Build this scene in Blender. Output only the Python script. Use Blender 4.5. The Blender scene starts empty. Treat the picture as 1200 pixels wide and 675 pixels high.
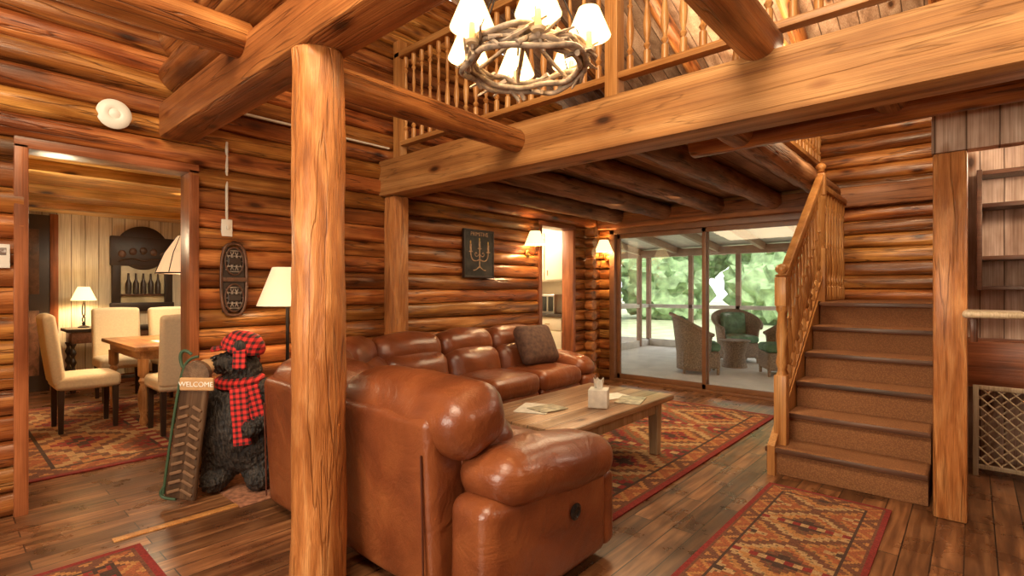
import bpy, bmesh, math, random
from mathutils import Vector, Matrix, noise
random.seed(7)
S = bpy.context.scene
COL = S.collection
PI = math.pi
rad = math.radians

# ---------------------------------------------------------------- helpers
def link(o, parent=None):
    COL.objects.link(o)
    if parent: o.parent = parent
    return o
def group(name, loc=(0,0,0), rz=0.0, parent=None):
    e = bpy.data.objects.new(name, None)
    e.empty_display_size = .1
    e.location = loc; e.rotation_euler = (0,0,rz)
    return link(e, parent)
def finish(name, bm, mat, parent=None, loc=(0,0,0), rot=(0,0,0), angle=40):
    bmesh.ops.recalc_face_normals(bm, faces=bm.faces)
    me = bpy.data.meshes.new(name)
    bm.to_mesh(me); bm.free()
    me.polygons.foreach_set('use_smooth', [True]*len(me.polygons))
    me.set_sharp_from_angle(angle=rad(angle))
    if mat: me.materials.append(mat)
    o = bpy.data.objects.new(name, me)
    o.location = loc; o.rotation_euler = rot
    return link(o, parent)
def inst(o, name, parent, loc, rot=None):
    n = bpy.data.objects.new(name, o.data)
    n.location = loc
    n.rotation_euler = rot if rot is not None else o.rotation_euler
    return link(n, parent)
def box(name, a, b, mat, parent=None, bev=.004, rot=(0,0,0)):
    d = [abs(b[i]-a[i]) for i in range(3)]
    c = [(a[i]+b[i])/2 for i in range(3)]
    bm = bmesh.new()
    bmesh.ops.create_cube(bm, size=1)
    bmesh.ops.scale(bm, vec=d, verts=bm.verts)
    bv = min(bev, min(d)*.45)
    if bv > 0:
        bmesh.ops.bevel(bm, geom=list(bm.edges), offset=bv, segments=2, affect='EDGES', profile=.6)
    return finish(name, bm, mat, parent, c, rot)
def log(name, p0, p1, r0, mat, parent=None, r1=None, wob=.05, seg=20, step=.12):
    p0 = Vector(p0); p1 = Vector(p1); r1 = r0 if r1 is None else r1
    L = (p1-p0).length
    n = max(2, int(L/step))
    bm = bmesh.new(); rings = []
    sd = random.random()*50
    zs = [(0, .9), (r0*.12, 1.0)] + [(L*i/n, 1.0) for i in range(1, n)] + [(L-r1*.12, 1.0), (L, .9)]
    for z, k in zs:
        r = (r0+(r1-r0)*z/L)*k
        ring = []
        for j in range(seg):
            a = 2*PI*j/seg
            rr = r*(1+wob*noise.noise(Vector((math.cos(a)*1.3+sd, math.sin(a)*1.3, z*3)))+wob*.5*noise.noise(Vector((math.cos(a)*3+sd, math.sin(a)*3, z*9))))
            ring.append(bm.verts.new((rr*math.cos(a), rr*math.sin(a), z)))
        rings.append(ring)
    for i in range(len(rings)-1):
        for j in range(seg):
            bm.faces.new((rings[i][j], rings[i][(j+1)%seg], rings[i+1][(j+1)%seg], rings[i+1][j]))
    bm.faces.new(rings[0]); bm.faces.new(rings[-1])
    o = finish(name, bm, mat, parent, p0)
    o.rotation_euler = (p1-p0).to_track_quat('Z', 'Y').to_euler()
    return o
def lathe(name, prof, mat, parent=None, loc=(0,0,0), rot=(0,0,0), seg=20, caps=True, angle=50):
    bm = bmesh.new(); rings = []
    for r, z in prof:
        rings.append([bm.verts.new((r*math.cos(2*PI*j/seg), r*math.sin(2*PI*j/seg), z)) for j in range(seg)])
    for i in range(len(rings)-1):
        for j in range(seg):
            bm.faces.new((rings[i][j], rings[i][(j+1)%seg], rings[i+1][(j+1)%seg], rings[i+1][j]))
    if caps:
        bm.faces.new(rings[0]); bm.faces.new(rings[-1])
    return finish(name, bm, mat, parent, loc, rot, angle)
def tube(name, pts, r, mat, parent=None, cyclic=False, loc=(0,0,0), smooth=True):
    cu = bpy.data.curves.new(name, 'CURVE'); cu.dimensions = '3D'
    cu.bevel_depth = r; cu.bevel_resolution = 3; cu.use_fill_caps = True
    sp = cu.splines.new('NURBS' if smooth else 'POLY'); sp.points.add(len(pts)-1)
    for i, p in enumerate(pts): sp.points[i].co = (*p, 1)
    sp.use_cyclic_u = cyclic
    if smooth:
        sp.order_u = 3; sp.use_endpoint_u = not cyclic
    cu.materials.append(mat)
    o = bpy.data.objects.new(name, cu); o.location = loc
    return link(o, parent)
def rbox(name, dims, loc, r, mat, parent=None, puff=(0,0,0), rot=(0,0,0), nz=0.0, inner=7, top_scale=None):
    h = [d/2 for d in dims]; r = min(r, *[x*.97 for x in h])
    def cs(hh):
        a = [-hh + r - r*math.tan(PI/4*(1-k/4)) for k in range(5)]
        m = [-(hh-r) + 2*(hh-r)*k/inner for k in range(1, inner)]
        return a + m + [-x for x in reversed(a)]
    C = [cs(x) for x in h]
    bm = bmesh.new(); vd = {}
    sd = random.random()*40
    def vert(p):
        key = tuple(round(x, 5) for x in p)
        if key in vd: return vd[key]
        q = Vector([max(-(h[i]-r), min(h[i]-r, p[i])) for i in range(3)])
        v = Vector(p)-q
        pos = q + v.normalized()*r
        n = [pos[i]/h[i] for i in range(3)]
        f = [(1-n[1]**2)*(1-n[2]**2), (1-n[0]**2)*(1-n[2]**2), (1-n[0]**2)*(1-n[1]**2)]
        for i in range(3): pos[i] += puff[i]*n[i]*max(0, f[i])
        if nz:
            s = noise.noise(pos*6+Vector((sd,0,0)))*nz
            pos += pos.normalized()*s
        if top_scale:
            t = (pos.z+h[2])/(2*h[2])
            pos.x *= 1+(top_scale[0]-1)*t; pos.y *= 1+(top_scale[1]-1)*t
        vd[key] = bm.verts.new(pos); return vd[key]
    for ax in range(3):
        u, w = [(1,2),(0,2),(0,1)][ax]
        for s in (-1, 1):
            for i in range(len(C[u])-1):
                for j in range(len(C[w])-1):
                    vs = []
                    for (ii, jj) in ((i,j),(i+1,j),(i+1,j+1),(i,j+1)):
                        p = [0,0,0]; p[ax] = s*h[ax]; p[u] = C[u][ii]; p[w] = C[w][jj]
                        vs.append(vert(p))
                    if len(set(vs)) == 4:
                        try: bm.faces.new(vs)
                        except ValueError: pass
    return finish(name, bm, mat, parent, loc, rot, 70)
def ellip(name, loc, sc, mat, parent=None, rot=(0,0,0)):
    bm = bmesh.new()
    bmesh.ops.create_uvsphere(bm, u_segments=24, v_segments=14, radius=1)
    bmesh.ops.scale(bm, vec=sc, verts=bm.verts)
    return finish(name, bm, mat, parent, loc, rot, 80)

# ---------------------------------------------------------------- materials
def base_mat(name):
    m = bpy.data.materials.new(name); m.use_nodes = True
    nt = m.node_tree
    return m, nt, nt.nodes['Principled BSDF']
def N(nt, t, **kw):
    n = nt.nodes.new(t)
    for k, v in kw.items(): setattr(n, k, v)
    return n
def ramp(nt, stops, interp='LINEAR'):
    r = nt.nodes.new('ShaderNodeValToRGB'); e = r.color_ramp.elements
    r.color_ramp.interpolation = interp
    while len(e) > 1: e.remove(e[-1])
    e[0].position = stops[0][0]; e[0].color = (*stops[0][1], 1)
    for p, c in stops[1:]:
        x = e.new(p); x.color = (*c, 1)
    return r
def mixc(nt, mode, fac, a, b):
    m = nt.nodes.new('ShaderNodeMix'); m.data_type = 'RGBA'; m.blend_type = mode
    for idx, v in ((0, fac), (6, a), (7, b)):
        if isinstance(v, (int, float)): m.inputs[idx].default_value = v
        elif isinstance(v, tuple): m.inputs[idx].default_value = (*v, 1)
        else: nt.links.new(v, m.inputs[idx])
    return m.outputs[2]
def mathn(nt, op, a, b=None):
    m = nt.nodes.new('ShaderNodeMath'); m.operation = op
    for i, v in enumerate((a, b)):
        if v is None: continue
        if isinstance(v, (int, float)): m.inputs[i].default_value = v
        else: nt.links.new(v, m.inputs[i])
    return m.outputs[0]
def simple(name, c, rough=.5, metal=0, emis=None, es=0, var=.12, nscale=8, bump=.05, coat=0):
    m, nt, b = base_mat(name)
    tc = N(nt, 'ShaderNodeTexCoord'); n = N(nt, 'ShaderNodeTexNoise')
    n.inputs['Scale'].default_value = nscale; n.inputs['Detail'].default_value = 5
    nt.links.new(tc.outputs['Object'], n.inputs['Vector'])
    r = ramp(nt, [(.3, tuple(x*(1-var) for x in c)), (.7, tuple(min(1, x*(1+var)) for x in c))])
    nt.links.new(n.outputs['Fac'], r.inputs[0]); nt.links.new(r.outputs[0], b.inputs['Base Color'])
    b.inputs['Roughness'].default_value = rough; b.inputs['Metallic'].default_value = metal
    b.inputs['Coat Weight'].default_value = coat
    if bump:
        bp = N(nt, 'ShaderNodeBump'); bp.inputs['Strength'].default_value = bump; bp.inputs['Distance'].default_value = .01
        nt.links.new(n.outputs['Fac'], bp.inputs['Height']); nt.links.new(bp.outputs[0], b.inputs['Normal'])
    if emis:
        b.inputs['Emission Color'].default_value = (*emis, 1); b.inputs['Emission Strength'].default_value = es
    return m
def wood(name, dark, mid, light, axis='Z', rough=.38, coat=.15, attr=False, bump=.35, knots=True, cross=7, along=.6, vr=(.7, 1.2), planks=None, checks=.0, blotch=.7, dist=.8):
    m, nt, b = base_mat(name); L = nt.links
    tc = N(nt, 'ShaderNodeTexCoord')
    if attr:
        at = N(nt, 'ShaderNodeAttribute'); at.attribute_name = 'rnd'; rnd = at.outputs['Fac']
    else:
        oi = N(nt, 'ShaderNodeObjectInfo'); rnd = oi.outputs['Random']
    vec = tc.outputs['Object']
    if planks:   # (axis index across planks, width)
        sx = N(nt, 'ShaderNodeSeparateXYZ'); L.new(vec, sx.inputs[0])
        q = mathn(nt, 'DIVIDE', sx.outputs[planks[0]], planks[1])
        fl = mathn(nt, 'FLOOR', q)
        fr = mathn(nt, 'FRACT', q)
        wn = N(nt, 'ShaderNodeTexWhiteNoise'); wn.noise_dimensions = '1D'; L.new(fl, wn.inputs['W'])
        rnd = wn.outputs['Value']
        edge = mathn(nt, 'MINIMUM', fr, mathn(nt, 'SUBTRACT', 1.0, fr))
    off = mathn(nt, 'MULTIPLY', rnd, 37.0)
    va = N(nt, 'ShaderNodeVectorMath', operation='ADD'); L.new(vec, va.inputs[0]); L.new(off, va.inputs[1])
    def mp(al, cr):
        x = N(nt, 'ShaderNodeMapping')
        s = [cr, cr, cr]; s['XYZ'.index(axis)] = al
        x.inputs['Scale'].default_value = s; L.new(va.outputs[0], x.inputs['Vector']); return x.outputs[0]
    n1 = N(nt, 'ShaderNodeTexNoise'); n1.inputs['Scale'].default_value = 1.6; n1.inputs['Detail'].default_value = 6; n1.inputs['Distortion'].default_value = dist
    L.new(mp(along, cross), n1.inputs['Vector'])
    r1 = ramp(nt, [(.27, dark), (.48, mid), (.70, light)]); L.new(n1.outputs['Fac'], r1.inputs[0])
    n2 = N(nt, 'ShaderNodeTexNoise'); n2.inputs['Scale'].default_value = 3; n2.inputs['Detail'].default_value = 4
    L.new(mp(along*1.5, cross*7), n2.inputs['Vector'])
    r2 = ramp(nt, [(.3, (.5, .42, .36)), (.6, (1, 1, 1))]); L.new(n2.outputs['Fac'], r2.inputs[0])
    c = mixc(nt, 'MULTIPLY', .7, r1.outputs[0], r2.outputs[0])
    n3 = N(nt, 'ShaderNodeTexNoise'); n3.inputs['Scale'].default_value = 2.2; n3.inputs['Detail'].default_value = 4
    L.new(mp(1, 2.2), n3.inputs['Vector'])
    r3 = ramp(nt, [(.36, (.42, .30, .24)), (.58, (1, 1, 1))]); L.new(n3.outputs['Fac'], r3.inputs[0])
    c = mixc(nt, 'MULTIPLY', blotch, c, r3.outputs[0])
    if knots:
        v = N(nt, 'ShaderNodeTexVoronoi'); v.inputs['Scale'].default_value = 1.0
        L.new(mp(2.4, 6.0), v.inputs['Vector'])
        r4 = ramp(nt, [(.07, (.10, .05, .03)), (.14, (.6, .45, .35)), (.22, (1, 1, 1))]); L.new(v.outputs['Distance'], r4.inputs[0])
        c = mixc(nt, 'MULTIPLY', .95, c, r4.outputs[0])
    if checks:
        n4 = N(nt, 'ShaderNodeTexNoise'); n4.inputs['Scale'].default_value = 1.3; n4.inputs['Detail'].default_value = 3
        L.new(mp(.55, 9), n4.inputs['Vector'])
        r5 = ramp(nt, [(.484, (1, 1, 1)), (.5, (.12, .07, .05)), (.516, (1, 1, 1))]); L.new(n4.outputs['Fac'], r5.inputs[0])
        c = mixc(nt, 'MULTIPLY', checks, c, r5.outputs[0])
    hs = N(nt, 'ShaderNodeHueSaturation'); L.new(c, hs.inputs['Color'])
    mr = N(nt, 'ShaderNodeMapRange'); mr.inputs['To Min'].default_value = vr[0]; mr.inputs['To Max'].default_value = vr[1]
    L.new(rnd, mr.inputs['Value']); L.new(mr.outputs[0], hs.inputs['Value'])
    if attr:
        mh = N(nt, 'ShaderNodeMapRange'); mh.inputs['To Min'].default_value = .492; mh.inputs['To Max'].default_value = .508
        fr2 = mathn(nt, 'FRACT', mathn(nt, 'MULTIPLY', rnd, 7.31)); L.new(fr2, mh.inputs['Value']); L.new(mh.outputs[0], hs.inputs['Hue'])
    c = hs.outputs[0]
    h = mathn(nt, 'ADD', mathn(nt, 'MULTIPLY', n2.outputs['Fac'], .4), n1.outputs['Fac'])
    if checks: h = mathn(nt, 'ADD', h, mathn(nt, 'MULTIPLY', r5.outputs[0], .6))
    if planks:
        re = ramp(nt, [(0.0, (.12, .08, .06)), (.045, (1, 1, 1))]); L.new(edge, re.inputs[0])
        c = mixc(nt, 'MULTIPLY', 1.0, c, re.outputs[0])
        h = mathn(nt, 'ADD', h, mathn(nt, 'MULTIPLY', re.outputs[0], 1.5))
    L.new(c, b.inputs['Base Color'])
    bp = N(nt, 'ShaderNodeBump'); bp.inputs['Strength'].default_value = bump; bp.inputs['Distance'].default_value = .012
    L.new(h, bp.inputs['Height']); L.new(bp.outputs[0], b.inputs['Normal'])
    b.inputs['Roughness'].default_value = rough; b.inputs['Coat Weight'].default_value = coat; b.inputs['Coat Roughness'].default_value = .22
    b.inputs['Specular Tint'].default_value = (1, .8, .6, 1)
    return m

OD, OM, OL = (.11, .030, .008), (.41, .135, .028), (.78, .35, .090)
M_logY = wood('log_wood_y', OD, OM, OL, 'Y', attr=True, vr=(.62, 1.22), checks=.75, bump=.6, coat=.25, rough=.34)
M_logX = wood('log_wood_x', OD, OM, OL, 'X', attr=True, vr=(.62, 1.22), checks=.75, bump=.6, coat=.25, rough=.34)
M_round = wood('round_log_wood', (.14, .042, .012), (.42, .145, .036), (.66, .29, .082), 'Z', vr=(.85, 1.1), checks=.7, bump=.6, coat=.2)
M_post = wood('post_wood', (.34, .115, .03), (.56, .205, .055), (.74, .34, .115), 'Z', vr=(.95, 1.0), rough=.34, checks=.35, bump=.8, cross=16, along=2.2, knots=False, blotch=.4)
M_joist = wood('joist_wood', (.12, .05, .022), (.34, .16, .07), (.52, .28, .14), 'Z', vr=(.8, 1.1), checks=.7, bump=.6, coat=.0, rough=.6)
M_beam = wood('beam_wood', (.26, .10, .028), (.46, .205, .062), (.62, .32, .115), 'X', vr=(.95, 1.0), along=.25, cross=9, checks=.4, bump=.4, coat=.0, rough=.55, dist=.25, blotch=.45)
M_beamd = wood('dark_beam_wood', (.15, .046, .013), (.36, .12, .032), (.54, .22, .062), 'X', vr=(.95, 1.05), along=.35, cross=8, checks=.6, bump=.45, coat=.05, rough=.48, dist=.4)
M_trim = wood('trim_wood', (.14, .04, .015), (.30, .09, .03), (.42, .14, .05), 'Z', knots=False)
M_trimX = wood('trim_wood_x', (.14, .04, .015), (.30, .09, .03), (.42, .14, .05), 'X', knots=False)
M_trimY = wood('trim_wood_y', (.14, .04, .015), (.30, .09, .03), (.42, .14, .05), 'Y', knots=False)
M_oak = wood('oak_rail', (.38, .15, .04), (.58, .26, .075), (.72, .38, .13), 'Z', knots=False, vr=(.9, 1.08), blotch=.3)
M_oakX = wood('oak_rail_x', (.38, .15, .04), (.58, .26, .075), (.72, .38, .13), 'X', knots=False, blotch=.3)
M_ceil = wood('loft_underside', (.18, .09, .045), (.34, .19, .10), (.48, .3, .18), 'Y', planks=(0, .14), knots=False, coat=0, rough=.65)
M_roof = wood('roof_planks', (.24, .13, .07), (.46, .28, .17), (.62, .42, .27), 'Y', planks=(0, .15), coat=0, rough=.5)
M_dceil = wood('dining_ceiling_planks', (.40, .19, .05), (.66, .36, .10), (.80, .50, .18), 'Y', planks=(0, .16), coat=.1)
M_white = wood('white_planks', (.62, .54, .40), (.76, .68, .52), (.84, .77, .62), 'Z', planks=(1, .14), coat=0, rough=.5, knots=False, vr=(.92, 1.04), blotch=.2)
M_grey = wood('weathered_planks', (.30, .18, .12), (.54, .37, .27), (.68, .51, .40), 'Z', planks=(0, .13), coat=0, rough=.6, vr=(.8, 1.1))
M_tabtop = wood('rustic_table_top', (.26, .13, .06), (.50, .29, .15), (.68, .46, .28), 'Y', planks=(0, .125), coat=.25, rough=.3, blotch=.5)
M_dtab = wood('dining_table_wood', (.30, .12, .04), (.52, .25, .09), (.66, .36, .15), 'X', coat=.2, knots=False)
M_dtabz = wood('dining_leg_wood', (.30, .12, .04), (.52, .25, .09), (.66, .36, .15), 'Z', coat=.2, knots=False)
M_dark = simple('dark_wood', (.035, .018, .010), .4)
M_darkred = wood('dark_shelf_wood', (.05, .022, .012), (.13, .055, .03), (.20, .09, .05), 'X', knots=False)
M_porch = simple('porch_concrete', (.70, .64, .57), .7, nscale=3)
M_porchw = simple('porch_white_wood', (.66, .60, .52), .6)
M_porchb = simple('porch_post_wood', (.34, .20, .13), .6)
M_lime = wood('cream_paint_wood', (.42, .30, .16), (.60, .46, .28), (.72, .58, .40), 'Z', knots=False, coat=.1, blotch=.3)
M_shade = simple('lamp_shade_lit', (.9, .75, .45), .8, emis=(1, .72, .32), es=2.0, var=.04, bump=0)
M_shade2 = simple('lamp_shade_dim', (.85, .68, .45), .8, emis=(1, .7, .4), es=.5, var=.04, bump=0)
M_drift = simple('driftwood', (.34, .26, .19), .8, var=.5, nscale=25, bump=.5)
M_iron = simple('wrought_iron', (.03, .022, .018), .45, metal=.7)
M_brass = simple('antique_brass', (.45, .25, .08), .35, metal=1)
M_cream = simple('cream_upholstery', (.70, .56, .36), .85, var=.06, nscale=60)
M_plastic = simple('white_plastic', (.80, .74, .62), .4, var=.02)
M_cab = simple('white_cabinet_paint', (.82, .72, .54), .45, var=.03)
M_stone = simple('dark_counter', (.05, .04, .035), .25, nscale=40, var=.5)
M_steel = simple('steel', (.45, .43, .40), .3, metal=.9)
M_black = simple('black_plastic', (.012, .012, .012), .25, bump=0)
M_green = simple('green_cushion_fabric', (.12, .22, .12), .85, nscale=12, var=.35)
M_wick = simple('wicker', (.28, .19, .12), .7, nscale=70, var=.6, bump=.9)
M_paper = simple('paper', (.80, .76, .66), .7, var=.15, nscale=20, bump=0)
M_paper2 = simple('magazine_cover', (.45, .42, .30), .4, var=.6, nscale=18, bump=0)
M_tan = simple('bear_muzzle_tan', (.50, .28, .12), .8, nscale=30)
M_conduit = simple('conduit', (.75, .68, .55), .4, var=.03)
M_gtrim = simple('bronze_door_frame', (.20, .085, .035), .4)

def carpet_mat():
    m, nt, b = base_mat('stair_carpet'); L = nt.links
    tc = N(nt, 'ShaderNodeTexCoord'); v = N(nt, 'ShaderNodeTexVoronoi'); v.inputs['Scale'].default_value = 120
    L.new(tc.outputs['Object'], v.inputs['Vector'])
    r = ramp(nt, [(.1, (.38, .165, .055)), (.6, (.24, .095, .032))]); L.new(v.outputs['Distance'], r.inputs[0])
    L.new(r.outputs[0], b.inputs['Base Color']); b.inputs['Roughness'].default_value = .85
    bp = N(nt, 'ShaderNodeBump'); bp.inputs['Strength'].default_value = .5; bp.inputs['Distance'].default_value = .005; bp.invert = True
    L.new(v.outputs['Distance'], bp.inputs['Height']); L.new(bp.outputs[0], b.inputs['Normal'])
    return m
M_carpet = carpet_mat()
def leather_mat():
    m, nt, b = base_mat('brown_leather'); L = nt.links
    tc = N(nt, 'ShaderNodeTexCoord')
    n = N(nt, 'ShaderNodeTexNoise'); n.inputs['Scale'].default_value = 2.6; n.inputs['Detail'].default_value = 5; n.inputs['Distortion'].default_value = .5
    L.new(tc.outputs['Object'], n.inputs['Vector'])
    r = ramp(nt, [(.3, (.115, .028, .010)), (.5, (.20, .052, .016)), (.72, (.31, .094, .028))]); L.new(n.outputs['Fac'], r.inputs[0])
    L.new(r.outputs[0], b.inputs['Base Color'])
    n2 = N(nt, 'ShaderNodeTexNoise'); n2.inputs['Scale'].default_value = 5; n2.inputs['Detail'].default_value = 3; n2.inputs['Distortion'].default_value = 2.2
    L.new(tc.outputs['Object'], n2.inputs['Vector'])
    v = N(nt, 'ShaderNodeTexVoronoi'); v.inputs['Scale'].default_value = 140; L.new(tc.outputs['Object'], v.inputs['Vector'])
    h = mathn(nt, 'ADD', n2.outputs['Fac'], mathn(nt, 'MULTIPLY', v.outputs['Distance'], .07))
    bp = N(nt, 'ShaderNodeBump'); bp.inputs['Strength'].default_value = .30; bp.inputs['Distance'].default_value = .03
    L.new(h, bp.inputs['Height']); L.new(bp.outputs[0], b.inputs['Normal'])
    b.inputs['Roughness'].default_value = .34; b.inputs['Coat Weight'].default_value = .3; b.inputs['Coat Roughness'].default_value = .25
    return m
M_leather = leather_mat()
M_piping = simple('leather_piping', (.08, .020, .008), .4)
M_pillow = simple('dark_pillow_fabric', (.09, .04, .022), .8, nscale=30, var=.4)
def fur_mat():
    m, nt, b = base_mat('black_fur'); L = nt.links
    tc = N(nt, 'ShaderNodeTexCoord'); mp = N(nt, 'ShaderNodeMapping'); mp.inputs['Scale'].default_value = (60, 60, 14)
    L.new(tc.outputs['Object'], mp.inputs['Vector'])
    n = N(nt, 'ShaderNodeTexNoise'); n.inputs['Scale'].default_value = 1.2; n.inputs['Detail'].default_value = 4
    L.new(mp.outputs[0], n.inputs['Vector'])
    r = ramp(nt, [(.4, (.008, .006, .005)), (.75, (.07, .05, .035))]); L.new(n.outputs['Fac'], r.inputs[0])
    L.new(r.outputs[0], b.inputs['Base Color']); b.inputs['Roughness'].default_value = .6
    bp = N(nt, 'ShaderNodeBump'); bp.inputs['Strength'].default_value = 1; bp.inputs['Distance'].default_value = .02
    L.new(n.outputs['Fac'], bp.inputs['Height']); L.new(bp.outputs[0], b.inputs['Normal'])
    return m
M_fur = fur_mat()
def plaid_mat():
    m, nt, b = base_mat('red_plaid'); L = nt.links
    tc = N(nt, 'ShaderNodeTexCoord'); sx = N(nt, 'ShaderNodeSeparateXYZ'); L.new(tc.outputs['Object'], sx.inputs[0])
    fs = []
    for i in (0, 2):
        s = mathn(nt, 'SINE', mathn(nt, 'MULTIPLY', sx.outputs[i], 190.0)); fs.append(mathn(nt, 'GREATER_THAN', s, .15))
    t = mathn(nt, 'MULTIPLY', mathn(nt, 'ADD', fs[0], fs[1]), .5)
    r = ramp(nt, [(0, (.62, .025, .018)), (.5, (.26, .010, .008)), (1, (.02, .008, .006))]); L.new(t, r.inputs[0])
    L.new(r.outputs[0], b.inputs['Base Color']); b.inputs['Roughness'].default_value = .85
    return m
M_plaid = plaid_mat()
def floor_mat():
    m, nt, b = base_mat('hardwood_floor'); L = nt.links
    tc = N(nt, 'ShaderNodeTexCoord'); sx = N(nt, 'ShaderNodeSeparateXYZ'); L.new(tc.outputs['Object'], sx.inputs[0])
    cx = N(nt, 'ShaderNodeCombineXYZ'); L.new(sx.outputs[1], cx.inputs[0]); L.new(sx.outputs[0], cx.inputs[1])
    br = N(nt, 'ShaderNodeTexBrick'); br.offset = .37; br.offset_frequency = 2
    br.inputs['Scale'].default_value = 1; br.inputs['Brick Width'].default_value = 1.15; br.inputs['Row Height'].default_value = .115
    br.inputs['Mortar Size'].default_value = .0028; br.inputs['Color1'].default_value = (0, 0, 0, 1); br.inputs['Color2'].default_value = (1, 1, 1, 1)
    br.inputs['Mortar'].default_value = (.5, .5, .5, 1)
    L.new(cx.outputs[0], br.inputs['Vector'])
    off = N(nt, 'ShaderNodeVectorMath', operation='SCALE'); L.new(br.outputs['Color'], off.inputs[0]); off.inputs['Scale'].default_value = 9
    ad = N(nt, 'ShaderNodeVectorMath', operation='ADD'); L.new(tc.outputs['Object'], ad.inputs[0]); L.new(off.outputs[0], ad.inputs[1])
    mp = N(nt, 'ShaderNodeMapping'); mp.inputs['Scale'].default_value = (22, 1.8, 1); L.new(ad.outputs[0], mp.inputs['Vector'])
    n = N(nt, 'ShaderNodeTexNoise'); n.inputs['Scale'].default_value = 1.2; n.inputs['Detail'].default_value = 7; n.inputs['Distortion'].default_value = .5
    L.new(mp.outputs[0], n.inputs['Vector'])
    r = ramp(nt, [(.25, (.055, .019, .008)), (.5, (.175, .070, .027)), (.75, (.35, .16, .065))]); L.new(n.outputs['Fac'], r.inputs[0])
    hs = N(nt, 'ShaderNodeHueSaturation'); L.new(r.outputs[0], hs.inputs['Color'])
    mr = N(nt, 'ShaderNodeMapRange'); mr.inputs['To Min'].default_value = .6; mr.inputs['To Max'].default_value = 1.5
    L.new(br.outputs['Color'], mr.inputs['Value']); L.new(mr.outputs[0], hs.inputs['Value'])
    n5 = N(nt, 'ShaderNodeTexNoise'); n5.inputs['Scale'].default_value = 5; n5.inputs['Detail'].default_value = 5; L.new(tc.outputs['Object'], n5.inputs['Vector'])
    r6 = ramp(nt, [(.38, (.5, .42, .38)), (.55, (1, 1, 1))]); L.new(n5.outputs['Fac'], r6.inputs[0])
    c = mixc(nt, 'MULTIPLY', .6, hs.outputs[0], r6.outputs[0])
    c = mixc(nt, 'MIX', br.outputs['Fac'], c, (.012, .006, .004))
    L.new(c, b.inputs['Base Color'])
    h = mathn(nt, 'SUBTRACT', mathn(nt, 'MULTIPLY', n.outputs['Fac'], .3), br.outputs['Fac'])
    bp = N(nt, 'ShaderNodeBump'); bp.inputs['Strength'].default_value = .5; bp.inputs['Distance'].default_value = .006
    L.new(h, bp.inputs['Height']); L.new(bp.outputs[0], b.inputs['Normal'])
    rr = ramp(nt, [(.3, (.22, .22, .22)), (.7, (.42, .42, .42))]); L.new(n5.outputs['Fac'], rr.inputs[0]); L.new(rr.outputs[0], b.inputs['Roughness'])
    b.inputs['Coat Weight'].default_value = .25; b.inputs['Coat Roughness'].default_value = .2
    b.inputs['Specular Tint'].default_value = (1, .82, .62, 1)
    return m
M_floor = floor_mat()
def glass_mat():
    m = bpy.data.materials.new('door_glass'); m.use_nodes = True; nt = m.node_tree; nt.nodes.clear()
    o = N(nt, 'ShaderNodeOutputMaterial'); t = N(nt, 'ShaderNodeBsdfTransparent'); g = N(nt, 'ShaderNodeBsdfGlossy'); g.inputs['Roughness'].default_value = .02
    mx = N(nt, 'ShaderNodeMixShader'); mx.inputs[0].default_value = .05
    t.inputs[0].default_value = (.97, .98, .97, 1)
    nt.links.new(t.outputs[0], mx.inputs[1]); nt.links.new(g.outputs[0], mx.inputs[2]); nt.links.new(mx.outputs[0], o.inputs[0])
    return m
M_glass = glass_mat()
def rug_mat():
    m, nt, b = base_mat('kilim_rug'); L = nt.links
    at = N(nt, 'ShaderNodeAttribute'); at.attribute_name = 'col'
    tc = N(nt, 'ShaderNodeTexCoord'); n = N(nt, 'ShaderNodeTexNoise'); n.inputs['Scale'].default_value = 120; L.new(tc.outputs['Object'], n.inputs['Vector'])
    r = ramp(nt, [(.3, (.55, .55, .55)), (.7, (1.0, 1.0, 1.0))]); L.new(n.outputs['Fac'], r.inputs[0])
    L.new(mixc(nt, 'MULTIPLY', 1.0, at.outputs['Color'], r.outputs[0]), b.inputs['Base Color'])
    b.inputs['Roughness'].default_value = .95
    bp = N(nt, 'ShaderNodeBump'); bp.inputs['Strength'].default_value = .5; bp.inputs['Distance'].default_value = .004
    L.new(n.outputs['Fac'], bp.inputs['Height']); L.new(bp.outputs[0], b.inputs['Normal'])
    return m
M_rug = rug_mat()
RED, RUST, TAN, OLV, DRK, GLD, BRN = (.27, .022, .014), (.36, .10, .03), (.50, .30, .13), (.19, .11, .045), (.07, .03, .016), (.48, .21, .06), (.18, .06, .026)
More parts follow.
